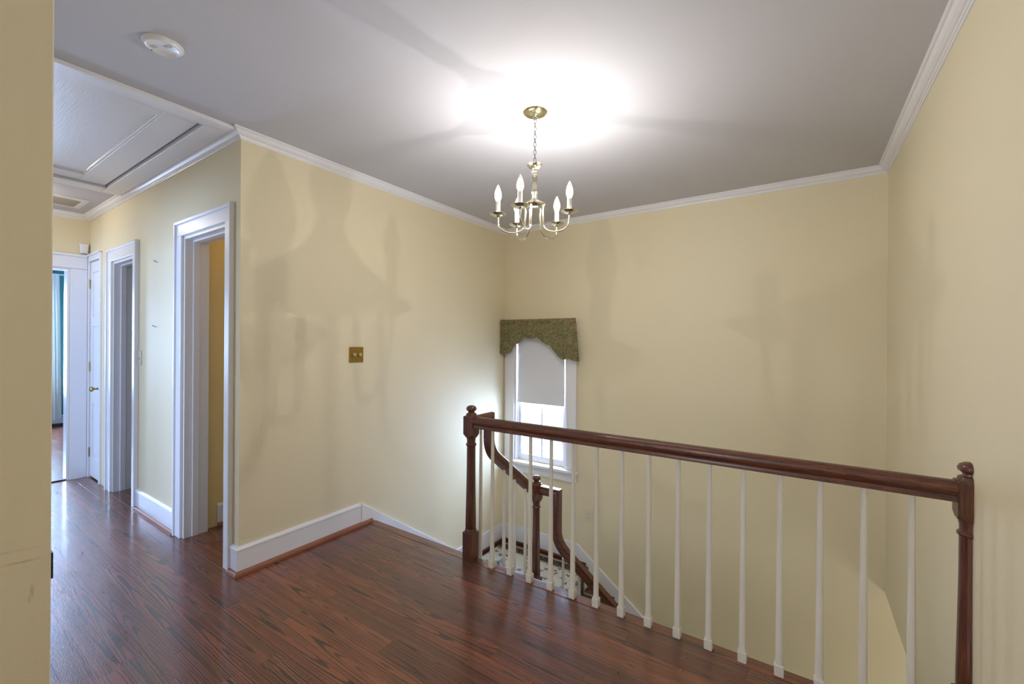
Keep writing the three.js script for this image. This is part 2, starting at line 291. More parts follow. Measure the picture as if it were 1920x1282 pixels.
struct('trim_' + tn++, mould(shoeP, [-0.85, 0, -0.22], [-0.85, 0, -1.4], [1, 0, 0]), shoeWood);
struct('trim_' + tn++, mould(shoeP, [W, 0, -0.84], [W, 0, 4.2], [-1, 0, 0]), shoeWood);
// stair skirt boards
const SL = (0.163 + 0.625) / (1.93 - 0.833);
struct('baseboard_stairs_left', prism([[-0.835, 0], [-0.835, 0.165], [-1.908, -0.61], [-L, -0.61], [-L, -0.80], [-1.74, -0.80], [-0.97, -0.22], [-0.95, 0]], 'x', 0, 0.02, 0.003), trim);
struct('baseboard_stairs_back', prism([[0.02, -0.80], [0.02, -0.61], [0.90, -0.61], [3.0, -2.17], [3.0, -2.5], [1.05, -1.05], [0.95, -0.80]], 'z', -L, -L + 0.02, 0.003), trim);
struct('trim_' + tn++, [mould([[0.02, 0], [0.040, 0], [0.039, 0.016], [0.033, 0.026], [0.02, 0.03]], [0, -0.80, -1.78], [0, -0.80, -L], [1, 0, 0], 0, -1), mould([[0.02, 0], [0.040, 0], [0.039, 0.016], [0.033, 0.026], [0.02, 0.03]], [0, -0.80, -L], [1.0, -0.80, -L], [0, 0, 1], 1, 0)], darkWood);

// ---------------------------------------------------------------- staircase
{
  const st = group('staircase', [0, -0.8, -1.9]); tag(st, 'dark wooden stair going down beside the left wall to a carpeted landing', 'stairs');
  const put = (n, g, m) => { const o = mesh(n, g, m, st); o.geometry.translate(0, 0.8, 1.9); return o; };
  const ys = [-0.2, -0.4, -0.6], zs = [-0.96, -1.23, -1.5, -1.77];
  ys.forEach((y, i) => { put('tread', rbx(0.021, y - 0.028, zs[i + 1] - 0.022, i === 2 ? 0.955 : 1.04, y, zs[i] + (i ? 0.0 : 0.02), 0.01, 'x', 3), railWood); });
  [0, -0.2, -0.4, -0.6].forEach((y, i) => put('riser', bx(0.021, y - 0.2, zs[i] - 0.0, i === 3 ? 0.955 : 1.03, y - 0.03, zs[i] + 0.018, 'x'), i ? trim : trim));
  put('landing', [rbx(0.021, -0.83, -L + 0.021, 1.03, -0.80, -1.772, 0.01, 'x', 3)], railWood);
  for (let k = 0; k < 7; k++) {
    const x0 = 1.0 + 0.27 * k, y = -1.0 - 0.2 * k;
    put('riser', bx(x0, y, -L + 0.021, x0 + 0.018, y + 0.17, -1.70), trim);
    put('tread', rbx(x0 - 0.0, y - 0.028, -L + 0.021, x0 + 0.27 + 0.026, y, -1.67, 0.01, 'z', 3), railWood);
  }
  put('stringer', prism([[-0.98, -0.22], [-1.77, -0.83], [-1.77, -1.1], [-0.98, -0.5]], 'x', 1.0, 1.03, 0.002), trimFlat);
}
// runner carpet
const rugTex = (() => {
  const n = 1024, cv = document.createElement('canvas'); cv.width = cv.height = n; const c = cv.getContext('2d');
  c.fillStyle = '#d9d6cc'; c.fillRect(0, 0, n, n);
  const dab = (x, y, r, col) => { c.fillStyle = col; c.beginPath(); c.arc(x, y, r, 0, 7); c.fill(); };
  const navy = ['#23283a', '#2e3448', '#1d2430'], mid = ['#7c83a0', '#8d93a8', '#6b7390'], tan = ['#b49a68', '#a88b5c', '#c3ae83'];
  const leaf = (x, y, a, l, w, col) => { c.save(); c.translate(x, y); c.rotate(a); c.fillStyle = col; c.beginPath(); c.ellipse(l / 2, 0, l / 2, w / 2, 0, 0, 7); c.fill(); c.restore(); };
  for (let i = 0; i < 130; i++) { // floral sprays on the field
    const x = rnd() * n, y = rnd() * n, m = mid[i % 3];
    for (let k = 0; k < 5; k++) leaf(x, y, k * 1.256 + rnd() * 0.4, 26 + rnd() * 16, 14, k % 2 ? m : navy[k % 3]);
    dab(x, y, 6, i % 4 ? tan[i % 3] : '#8a3d34');
    for (let k = 0; k < 4; k++) leaf(x + (rnd() - 0.5) * 80, y + (rnd() - 0.5) * 80, rnd() * 6.3, 22 + rnd() * 16, 8, rnd() < 0.5 ? m : tan[k % 3]);
  }
  const band = (x, y, w, h) => { // dark border with light sprigs
    c.save(); c.beginPath(); c.rect(x, y, w, h); c.clip(); c.fillStyle = '#262b33'; c.fillRect(x, y, w, h);
    for (let i = 0; i < (w * h) / 420; i++) { const a = x + rnd() * w, b = y + rnd() * h; leaf(a, b, rnd() * 6.3, 9 + rnd() * 12, 5, ['#cfc8b0', '#a89a70', '#c9c4b6', '#7d2f2a', '#5c6b58'][Math.floor(rnd() * 5)]); }
    c.restore();
  };
  band(0, 40, n, 110); band(0, n - 150, n, 110);
  c.fillStyle = '#c2ab7c'; c.fillRect(0, 150, n, 26); c.fillRect(0, n - 176, n, 26); c.fillStyle = '#b39b6b'; c.fillRect(0, 0, n, 40); c.fillRect(0, n - 40, n, 40);
  for (let i = 0; i < 40; i++) { leaf(i * 26, 163, 0.6, 14, 6, '#3a4050'); leaf(i * 26, n - 163, -0.6, 14, 6, '#3a4050'); }
  const t = new THREE.CanvasTexture(cv); t.colorSpace = S; t.wrapS = t.wrapT = THREE.RepeatWrapping; return t;
})();
{
  const g = group('stair_runner', [0.5, -0.8, -2.2]); tag(g, 'cream floral carpet runner with dark border on the stair landing and steps', 'runner');
  const pile = dataTex(256, 256, (i, j) => { const v = 255 * hash(i, j); return [v, v, v]; }); pile.repeat.set(30, 30);
  const m = std(0xffffff, 0.95, { map: rugTex, bumpMap: pile, bumpScale: 0.001 });
  const land = rbx(0.07, -0.80, -2.615, 1.0, -0.788, -1.80, 0.005, 'x'); { const p = land.attributes.position, uv = land.attributes.uv; for (let i = 0; i < p.count; i++) uv.setXY(i, p.getX(i) / 0.82, (p.getZ(i) + 2.615) / 0.82); }
  land.translate(-0.5, 0.8, 2.2); mesh('landing_carpet', land, m, g);
  const pts = [[0.99, -0.788]]; let y = -0.788; const prof = []; let x = 1.035; prof.push([0.95, y]); prof.push([1.04, y]);
  const up = [[1.0, -0.786], [1.042, -0.790]]; for (let k = 0; k < 7; k++) { const x0 = 1.03 + 0.27 * k + (k ? 0.012 : 0.012), yy = -1.0 - 0.2 * k; up.push([x0, yy + 0.16], [x0 - 0.004, yy + 0.010], [1.0 + 0.27 * (k + 1) + 0.038, yy + 0.010], [1.0 + 0.27 * (k + 1) + 0.040, yy - 0.03]); }
  const path = up.map(p => new THREE.Vector3(p[0], p[1], -2.2));
  const st = sweep(path, [0, 0, 1], [[-0.36, -0.004], [0.36, -0.004], [0.36, 0.004], [-0.36, 0.004]], 'z', 0.5);
  { const p = st.attributes.position, uv = st.attributes.uv; for (let i = 0; i < p.count; i++) uv.setXY(i, (p.getX(i) - p.getY(i)) / 0.8, (p.getZ(i) + 2.56) / 0.72); }
  st.translate(-0.5, 0.8, 2.2); mesh('stair_carpet', st, m, g);
}

// ---------------------------------------------------------------- balustrades
const finialPts = [[0, 0.972], [0.016, 0.970], [0.028, 0.963], [0.0335, 0.952], [0.032, 0.943], [0.026, 0.938], [0.021, 0.934], [0.020, 0.928], [0.022, 0.924], [0.030, 0.921], [0.033, 0.917], [0.0335, 0.911], [0.036, 0.908], [0.036, 0.905], [0, 0.905]];
const shaftPts = [[0, 0.775], [0.029, 0.775], [0.029, 0.762], [0.0272, 0.752], [0.027, 0.734], [0.032, 0.730], [0.034, 0.725], [0.032, 0.719], [0.0275, 0.716], [0.0275, 0.60], [0.030, 0.42], [0.033, 0.26], [0.0335, 0.20], [0.031, 0.196], [0.035, 0.190], [0.037, 0.182], [0.037, 0.174], [0, 0.174]];
function squareBlock(y0, y1, half, tongue) { // square block whose lower corners are cut to an octagon
  const P = [], ring = (y, c, h = half) => [[-h + c, -h], [h - c, -h], [h, -h + c], [h, h - c], [h - c, h], [-h + c, h], [-h, h - c], [-h, -h + c]].map(p => new THREE.Vector3(p[0], y, p[1]));
  const rs = tongue ? [ring(y0, half * 0.5, half * 0.80), ring(y0 + 0.008, half * 0.42, half * 0.93), ring(y0 + 0.024, 0.003), ring(y1 - 0.003, 0.003), ring(y1, 0.004, half - 0.003)] : [ring(y0, 0.003), ring(y1 - 0.003, 0.003), ring(y1, 0.004, half - 0.003)];
  for (let i = 0; i + 1 < rs.length; i++) for (let j = 0; j < 8; j++) { const q = (j + 1) % 8, A = rs[i], B = rs[i + 1]; P.push(A[j], B[q], A[q], A[j], B[j], B[q]); }
  for (let j = 1; j < 7; j++) { P.push(rs[0][0], rs[0][j], rs[0][j + 1]); const T = rs[rs.length - 1]; P.push(T[0], T[j + 1], T[j]); }
  const g = fixWinding(new THREE.BufferGeometry().setFromPoints(P)); g.computeVertexNormals(); return metricUV(g, 'y');
}
function newel(parent, x, y, z, drop = 0) { // y: level of the floor that heights count from
  const o = mesh('newel_post', [squareBlock(0.768, 0.905, 0.0375, true), lathe(shaftPts), squareBlock(-drop, 0.175, 0.0375, false)], railWood, parent); o.position.set(x, y, z);
  mesh('finial', lathe(finialPts), railWood, o); return o;
}
const railProf = (() => { // moulded handrail section, round on top
  const r = [[-0.024, -0.036], [0.024, -0.036], [0.024, -0.022], [0.021, -0.016], [0.026, -0.010], [0.031, 0.002], [0.030, 0.016], [0.022, 0.028], [0.010, 0.034]]; return [...r, ...[[-0.010, 0.034], [-0.022, 0.028], [-0.030, 0.016], [-0.031, 0.002], [-0.026, -0.010], [-0.021, -0.016], [-0.024, -0.022]]];
})();
function balusterGeo(h) { // square foot, round tapered stem, pin top
  const stem = lathe([[0.0001, 0.046], [0.0162, 0.046], [0.0148, 0.052], [0.0138, 0.06], [0.0092, h], [0.0001, h]], 18);
  return merge([rbx(-0.0175, 0, -0.0175, 0.0175, 0.047, 0.0175, 0.004, 'y'), stem]);
}
const ZR = -0.914;
{
  const g = group('balustrade', [2.1, 0, ZR]); tag(g, 'long level dark handrail with fifteen white balusters along the edge of the upper floor', 'railing');
  newel(g, 0.996 - 2.1, 0, -0.92 - ZR);
  const hn = mesh('half_newel_post', [(() => { const b = squareBlock(0.768, 0.905, 0.0375, true); return halfCut(b); })(), lathe(shaftPts, 20, 0.7, Math.PI, Math.PI), halfCut(squareBlock(0, 0.175, 0.0375, false))], railWood, g); hn.position.set(W - 0.0005 - 2.1, 0, -0.92 - ZR);
  mesh('finial', lathe(finialPts, 20, 0.7, Math.PI, Math.PI), railWood, hn);
  const p = [new THREE.Vector3(1.032 - 2.1, 0.871, 0), new THREE.Vector3(W - 0.037 - 2.1, 0.871, 0)];
  mesh('handrail', sweep(p, [0, 0, 1], railProf.map(([a, b]) => [a, -b]).map(([a, b]) => [a, -b]), 'x', 0.9), railWood, g);
  const bg = balusterGeo(0.836); for (let k = 0; k < 15; k++) { const b = mesh('baluster', bg, creamPaint, g); b.position.set(1.17 + 0.1352 * k - 2.1, 0, 0); }
}
function halfCut(g) { const p = g.attributes.position; for (let i = 0; i < p.count; i++) if (p.getX(i) > 0) p.setX(i, 0); g.computeVertexNormals(); return g; }
function bez(a, b, c, n) { const o = []; for (let i = 0; i <= n; i++) { const t = i / n; o.push([(1 - t) ** 2 * a[0] + 2 * t * (1 - t) * b[0] + t * t * c[0], (1 - t) ** 2 * a[1] + 2 * t * (1 - t) * b[1] + t * t * c[1]]); } return o; }
{
  const o0 = [1.0, -0.8, -1.725], g = group('stair_railing', o0); tag(g, 'stair railing with gooseneck dark handrails meeting at a newel on the carpeted landing', 'railing');
  newel(g, 0, 0.152, 0, 0.148);
  const f1 = [[0.958, 0.868], [1.107, 0.868], [1.107, 0.75], ...bez([1.107, 0.74], [1.107, 0.649], [1.183, 0.592], 8), [1.688, 0.213]];
  mesh('handrail', sweep(f1.map(p => new THREE.Vector3(0, p[1] - o0[1], -p[0] - o0[2])), [1, 0, 0], railProf, 'z', 0.9), railWood, g);
  const f2 = [[1.038, 0.217], [1.178, 0.217], [1.178, -0.04], ...bez([1.178, -0.06], [1.178, -0.159], [1.262, -0.221], 8), [2.9, -1.433]];
  mesh('handrail', sweep(f2.map(p => new THREE.Vector3(p[0] - o0[0], p[1] - o0[1], 0)), [0, 0, -1], railProf, 'x', 0.9), railWood, g);
  const bal = (x, y, z, h) => { const b = mesh('baluster', balusterGeo(h), creamPaint, g); b.position.set(x - o0[0], y - o0[1], z - o0[2]); };
  const r1 = s => s < 1.15 ? 0.83 : 0.476 - 0.75 * (s - 1.338) - 0.042, r2 = x => -0.374 - 0.74 * (x - 1.468) - 0.042;
  for (const [s, y] of [[1.015, -0.2], [1.145, -0.2], [1.282, -0.4], [1.415, -0.4], [1.563, -0.6]]) bal(1.0, y, -s, (s === 1.145 ? 0.60 : r1(s)) - y);
  for (let k = 0; k < 9; k++) { const x = 1.24 + 0.1325 * k, t = Math.floor((x - 1.026) / 0.27), y = -1.0 - 0.2 * t; bal(x, y, -1.725, (k ? r2(x) : -0.26) - y); }
}

// ---------------------------------------------------------------- chandelier
{
  const cx = 1.541, cz = -0.773, g = group('chandelier', [cx, 0, cz]); tag(g, 'small polished brass chandelier with five candle arms hanging by a chain from the ceiling', 'chandelier');
  mesh('canopy', lathe([[0, 2.572], [0.008, 2.572], [0.012, 2.576], [0.03, 2.579], [0.05, 2.585], [0.060, 2.592], [0.065, 2.597], [0.065, 2.5998], [0, 2.5998]], 48), brass, g);
  mesh('hook', (() => { const t = new THREE.TorusGeometry(0.007, 0.0016, 8, 20); t.translate(0, 2.566, 0); return t; })(), steel, g);
  const link = new THREE.TorusGeometry(0.0065, 0.0014, 8, 20); { const p = link.attributes.position; for (let i = 0; i < p.count; i++) p.setY(i, p.getY(i) + (p.getY(i) > 0 ? 0.0062 : -0.0062)); link.computeVertexNormals(); }
  for (let k = 0; k < 11; k++) { const l = mesh('chain_link', link, steel, g); l.position.set(0, 2.552 - k * 0.0208, 0); l.rotation.y = (k % 2) * Math.PI / 2 + 0.35; }
  mesh('loop', (() => { const t = new THREE.TorusGeometry(0.008, 0.002, 8, 20); t.translate(0, 2.326, 0); return t; })(), brass, g);
  mesh('top_cup', lathe([[0, 2.318], [0.006, 2.318], [0.010, 2.313], [0.028, 2.314], [0.041, 2.319], [0.042, 2.317], [0.034, 2.308], [0.020, 2.301], [0.014, 2.297], [0.012, 2.292], [0, 2.292]], 40), paleBrass, g);
  mesh('column', lathe([[0, 2.295], [0.010, 2.295], [0.016, 2.288], [0.017, 2.282], [0.012, 2.276], [0.011, 2.270], [0.0145, 2.262], [0.015, 2.256], [0.0115, 2.249], [0.0115, 2.240], [0.0135, 2.215], [0.0165, 2.190], [0.0185, 2.176], [0.0175, 2.168], [0.0120, 2.158], [0.0110, 2.152], [0.014, 2.148], [0.013, 2.142], [0, 2.142]], 36), paleBrass, g);
  mesh('hub', lathe([[0, 2.146], [0.012, 2.146], [0.018, 2.136], [0.032, 2.124], [0.046, 2.116], [0.054, 2.112], [0.056, 2.108], [0.054, 2.104], [0.05, 2.098], [0.04, 2.092], [0.02, 2.089], [0, 2.088]], 40), paleBrass, g);
  const armCurve = (() => { const R0 = 0.047, R1 = 0.196, yt = 2.098, yb = 1.950, pts = [[R0, yt, 0], [R0 + 0.001, 2.06, 0], [R0 + 0.004, 2.02, 0]]; const cxr = (R0 + R1) / 2 + 0.002, rr = (R1 - R0) / 2 - 0.002; for (let i = 1; i <= 11; i++) { const a = Math.PI + i * Math.PI / 12; pts.push([cxr + rr * Math.cos(a), 1.998 + (1.998 - yb) * Math.sin(a), 0]); } pts.push([R1, 2.005, 0], [R1, 2.032, 0]); return new THREE.CatmullRomCurve3(pts.map(p => new THREE.Vector3(...p)), false, 'centripetal'); })();
  const armGeo = clean(new THREE.TubeGeometry(armCurve, 60, 0.0047, 10)), R = 0.196;
  const panGeo = lathe([[0.0001, 2.028], [0.010, 2.028], [0.013, 2.033], [0.026, 2.036], [0.040, 2.043], [0.0445, 2.0475], [0.0435, 2.0485], [0.030, 2.0415], [0.012, 2.039], [0.0001, 2.039]], 36);
  const socketGeo = lathe([[0.0001, 2.039], [0.0118, 2.039], [0.0118, 2.112], [0.0001, 2.112]], 24);
  const bulbGeo = lathe([[0.0001, 2.1125], [0.0095, 2.1125], [0.0125, 2.120], [0.0170, 2.133], [0.0182, 2.143], [0.0170, 2.157], [0.0125, 2.174], [0.0065, 2.190], [0.0022, 2.199], [0.0001, 2.2005]], 28, 2);
  const sleeve = std(col(235, 231, 226), 0.45);
  const litMat = std(col(255, 250, 240), 0.3, { emissive: new THREE.Color().setRGB(1, 0.95, 0.88), emissiveIntensity: 4.5 });
  const offMat = new THREE.MeshPhysicalMaterial({ color: col(250, 244, 242), roughness: 0.4, transmission: 0.45, thickness: 0 });
  for (const [deg, lit] of [[137, 1], [80, 0], [-7, 1], [-81, 1], [-152, 0]]) {
    const a = mesh('arm', armGeo, paleBrass, g); a.rotation.y = -THREE.MathUtils.degToRad(deg);
    const at = (n, geo, m) => { const o = mesh(n, geo, m, a); o.position.set(R, 0, 0); return o; };
    at('drip_pan', panGeo, paleBrass); at('candle_sleeve', socketGeo, sleeve);
    at(lit ? 'lit_bulb' : 'unlit_bulb', bulbGeo, lit ? litMat : offMat);
    if (lit) { const p = new THREE.PointLight(BULB, BULB_CANDELA, 0, 2); p.name = 'chandelier_bulb_light'; p.castShadow = true; p.shadow.radius = 0.12; const q = THREE.MathUtils.degToRad(deg); p.position.set(R * Math.cos(q), 2.147, R * Math.sin(q)); g.add(p); }
  }
}

// ---------------------------------------------------------------- window over the landing
{
  const g = group('window_1', [0.457, 0.1, -L]); g.userData.kind = 'structure'; const T = ge => { ge.translate(-0.457, -0.1, L); return ge; };
  const put = (n, list, m) => mesh(n, list.map(T), m, g), z = -L;
  const cas = [[0, 0], [0.018, 0], [0.018, 0.004]];
  put('casing', [rbx(0.022, 0.10, z, 0.142, 1.50, z + 0.018, 0.003, 'y')], trim);
  put('casing', [rbx(0.772, 0.10, z, 0.880, 1.50, z + 0.018, 0.003, 'y'), rbx(0.868, 0.10, z + 0.001, 0.884, 1.618, z + 0.026, 0.004, 'y')], trim);
  put('casing', [rbx(0.022, 1.50, z, 0.868, 1.618, z + 0.018, 0.003, 'x')], trim);
  put('stool', [rbx(0.012, 0.066, z + 0.0005, 0.905, 0.098, z + 0.055, 0.008, 'x', 3), bx(0.147, 0.07, z - 0.06, 0.768, 0.0985, z + 0.002)], trim);
  put('apron', [rbx(0.03, -0.02, z, 0.885, 0.066, z + 0.018, 0.003, 'x')], trim);
  put('jamb', [bx(0.1451, 0.10, z - 0.13, 0.160, 1.4999, z), bx(0.755, 0.10, z - 0.13, 0.7699, 1.4999, z), bx(0.16, 1.485, z - 0.13, 0.755, 1.4999, z), bx(0.160, 0.1, z - 0.035, 0.172, 1.485, z - 0.022), bx(0.743, 0.1, z - 0.035, 0.755, 1.485, z - 0.022)], trim);
  put('lower_sash', [rbx(0.162, 0.1, z - 0.075, 0.205, 0.83, z - 0.04, 0.004), rbx(0.71, 0.1, z - 0.075, 0.753, 0.83, z - 0.04, 0.004), rbx(0.205, 0.1, z - 0.075, 0.71, 0.165, z - 0.04, 0.004), rbx(0.205, 0.80, z - 0.075, 0.71, 0.83, z - 0.04, 0.004), rbx(0.449, 0.165, z - 0.07, 0.468, 0.80, z - 0.045, 0.003), rbx(0.205, 0.47, z - 0.07, 0.71, 0.489, z - 0.045, 0.003)], trim);
  put('upper_sash', [rbx(0.162, 0.80, z - 0.115, 0.205, 1.48, z - 0.08, 0.004), rbx(0.71, 0.80, z - 0.115, 0.753, 1.48, z - 0.08, 0.004), rbx(0.205, 0.80, z - 0.115, 0.71, 0.83, z - 0.08, 0.004), rbx(0.205, 1.44, z - 0.115, 0.71, 1.48, z - 0.08, 0.004), rbx(0.449, 0.83, z - 0.11, 0.468, 1.44, z - 0.085, 0.003)], trim);
  const glass = new THREE.MeshPhysicalMaterial({ color: 0xffffff, roughness: 0.02, transmission: 1, thickness: 0, ior: 1.5 });
  for (const [a, b] of [[0.205, 0.449], [0.468, 0.71]]) { for (const [c, d] of [[0.165, 0.47], [0.489, 0.80]]) put('pane', [bx(a, c, z - 0.0585, b, d, z - 0.0565)], glass); put('pane', [bx(a, 0.83, z - 0.0985, b, 1.44, z - 0.0965)], glass); }
}
{ // roller blind
  const g = group('roller_blind', [0.457, 1.46, -L]); tag(g, 'white roller blind pulled halfway down the landing window, under the green valance', 'blind');
  const m = new THREE.MeshPhysicalMaterial({ color: col(232, 231, 234), roughness: 0.9, transmission: 0.03, thickness: 0 });
  mesh('shade_cloth', bx(-0.282, -0.722, -0.0125, 0.282, 0, -0.0115), m, g); mesh('hem_bar', rbx(-0.282, -0.738, -0.0155, 0.282, -0.718, -0.0085, 0.002), m, g);
  const r = new THREE.CylinderGeometry(0.016, 0.016, 0.564, 20); r.rotateZ(Math.PI / 2); mesh('roller', metricUV(r).translate(0, 0.002, -0.012), trimFlat, g);
}
{ // valance
  const g = group('valance', [0.46, 1.6, -L]); tag(g, 'olive green fabric valance with scalloped hem on the landing window', 'valance');
  const fab = dataTex(512, 512, (i, j) => { const a = fbm(i / 14, j / 14, 4), b = vnoise(i / 1.5, j / 4), c = vnoise(i / 4, j / 1.5), d = fbm(i / 60 + 5, j / 60, 3); const k = 0.72 + 0.5 * (a - 0.5) + 0.22 * (b - 0.5) + 0.22 * (c - 0.5); return [(132 + 26 * (d - 0.5)) * k * 1.34, 124 * k * 1.34, 88 * k * 1.34]; }, true);
  fab.repeat.set(2.4, 2.4);
  const m = std(0xffffff, 0.95, { map: fab });
  const hem = [[0.0, 1.245], [0.045, 1.228], [0.09, 1.243], [0.135, 1.268], [0.165, 1.315], [0.195, 1.345], [0.225, 1.352], [0.265, 1.375], [0.300, 1.413], [0.318, 1.419], [0.40, 1.405], [0.475, 1.418], [0.53, 1.378], [0.575, 1.352], [0.615, 1.340], [0.645, 1.297], [0.70, 1.232], [0.755, 1.200], [0.79, 1.203], [0.825, 1.209], [0.875, 1.192], [0.932, 1.186]];
  const hemAt = x => { for (let i = 0; i + 1 < hem.length; i++) if (x <= hem[i + 1][0]) { const t = (x - hem[i][0]) / (hem[i + 1][0] - hem[i][0]); return hem[i][1] + t * (hem[i + 1][1] - hem[i][1]); } return hem[hem.length - 1][1]; };
  // front cloth: grid from rod pocket to hem, gathered, with thickness; left and right returns to the wall
  const NU = 180, NV = 26, front = [], Z0 = 0.085;
  const P = (u, v, off) => { // u 0..1 across incl. returns, v 0 top..1 hem
    const s = u * 1.07 - 0.07; let x, z; const t = Math.max(0, s); const xt = 0.012 + t * 0.893, xb = 0.004 + t * 0.935; const hy = hemAt(t * 0.932);
    const y = 1.612 + (hy - 1.612) * v; const fl = (1.612 - y) / 0.4; x = xt + (xb - xt) * fl; z = Z0;
    const gather = 0.0035 * Math.sin(t * 95 + 2 * Math.sin(t * 17)) * Math.exp(-v * 3.5) + 0.006 * Math.sin(t * 23 + 1) * v + 0.004 * Math.sin(t * 41) * v * (0.4 + t);
    z += gather; if (v < 0.13) z += 0.008 * Math.sin(v / 0.13 * Math.PI); if (Math.abs(v - 0.15) < 0.02) z -= 0.004;
    if (s < 0) { z = Z0 + s / 0.07 * 0.06; x = xt + (xb - xt) * fl; }
    return new THREE.Vector3(x - 0.46, y - 1.6, z + off);
  };
  const tri = []; const quad = (a, b, c, d) => tri.push(a, b, c, a, c, d);
  for (let i = 0; i < NU; i++) for (let j = 0; j < NV; j++) { const u0 = i / NU, u1 = (i + 1) / NU, v0 = j / NV, v1 = (j + 1) / NV; quad(P(u0, v0, 0.0012), P(u0, v1, 0.0012), P(u1, v1, 0.0012), P(u1, v0, 0.0012)); quad(P(u0, v0, -0.0012), P(u1, v0, -0.0012), P(u1, v1, -0.0012), P(u0, v1, -0.0012)); }
  for (let i = 0; i < NU; i++) { const u0 = i / NU, u1 = (i + 1) / NU; quad(P(u0, 1, 0.0012), P(u0, 1, -0.0012), P(u1, 1, -0.0012), P(u1, 1, 0.0012)); quad(P(u0, 0, -0.0012), P(u0, 0, 0.0012), P(u1, 0, 0.0012), P(u1, 0, -0.0012)); }
  let ge = new THREE.BufferGeometry().setFromPoints(tri); ge.computeVertexNormals(); ge = metricUV(toCreasedNormals(ge, 0.9), 'y');
  mesh('cloth', ge, m, g);
  const rod = new THREE.CylinderGeometry(0.006, 0.006, 0.88, 12); rod.rotateZ(Math.PI / 2); rod.translate(-0.002, -0.012, Z0 - 0.014);
  const b = [rod, bx(-0.443, -0.026, 0.001, -0.437, -0.014, Z0 - 0.005), bx(0.432, -0.026, 0.027, 0.438, -0.014, Z0 - 0.005)]; mesh('curtain_rod', b.map(q => metricUV(q)), trimFlat, g);
}
{ // neighbouring house outside the window
  const g = group('brick_house', [0.5, -2.9, -6.2]); tag(g, 'pale brick wall of the neighbouring house seen through the landing window', 'building');
  mesh('wall', [bx(-6, -1, -0.25, 6, 3.7, -0.012)], std(col(226, 216, 206), 0.9), g);
  const bm = ['#d8b8a6', '#cf9e8a', '#e2cdbf', '#c98a76', '#dcc2b2'].map(c => std(new THREE.Color(c), 0.9)), bg = rbx(-0.1, 0, -0.011, 0.1, 0.062, 0.008, 0.004, 'x', 1);
  for (let r = 0; r < 19; r++) for (let c = 0; c < 14; c++) { const b = mesh('brick', bg, bm[Math.floor(rnd() * 5)], g); b.position.set(-1.5 + c * 0.212 + (r % 2) * 0.106, 2.15 + r * 0.074, 0); }
}

// ---------------------------------------------------------------- hall doors
const casP = w => [[0, 0], [0.016, 0], [0.016, w - 0.02], [0.028, w - 0.018], [0.028, w - 0.002], [0.024, w], [0, w]];
function frame(n, x0, x1, top, cw = 0.118, dT = 0.13, closeLeft = cw) { // cased opening in the hall wall (plane z = 0)
  const g = group('door_' + n, [(x0 + x1) / 2, 0, 0]); g.userData.kind = 'structure'; const ox = (x0 + x1) / 2, T = ge => { ge.translate(-ox, 0, 0); return ge; }, put = (nm, l, m = trim) => mesh(nm, l.map(T), m, g);
  put('casing', [rbx(x1 + 0.005, 0, 0, x1 + cw - 0.018, top + 0.005, 0.018, 0.003, 'y'), rbx(x1 + cw - 0.03, 0, 0.0, x1 + cw - 0.012, top + cw, 0.030, 0.004, 'y')]);
  put('casing', [rbx(x0 - closeLeft + 0.018, 0, 0, x0 - 0.005, top + 0.005, 0.018, 0.003, 'y'), rbx(x0 - closeLeft + 0.0, 0, 0.0, x0 - closeLeft + 0.020, top + cw, 0.030, 0.004, 'y')]);
  put('casing', [rbx(x0 - closeLeft + 0.018, top + 0.005, 0, x1 + cw - 0.018, top + cw - 0.02, 0.0178, 0.003, 'x'), rbx(x0 - closeLeft + 0.02, top + cw - 0.022, 0.0, x1 + cw - 0.03, top + cw - 0.001, 0.030, 0.004, 'x')]);
  put('jamb', [bx(x0, 0, -dT - 0.015, x0 + 0.018, top, 0.001, 'y'), bx(x1 - 0.018, 0, -dT - 0.015, x1, top, 0.001, 'y'), bx(x0 + 0.018, top - 0.018, -dT - 0.015, x1 - 0.018, top, 0.001, 'x')]);
  put('stop', [rbx(x0 + 0.018, 0, -0.085, x0 + 0.030, top - 0.018, -0.045, 0.003, 'y'), rbx(x1 - 0.030, 0, -0.085, x1 - 0.018, top - 0.018, -0.045, 0.003, 'y'), rbx(x0 + 0.03, top - 0.030, -0.085, x1 - 0.03, top - 0.018, -0.045, 0.003, 'x')]);
  return { g, put };
}
frame(1, -0.82, -0.165, 2.085, 0.107);
frame(2, -2.41, -1.835, 2.065, 0.117);
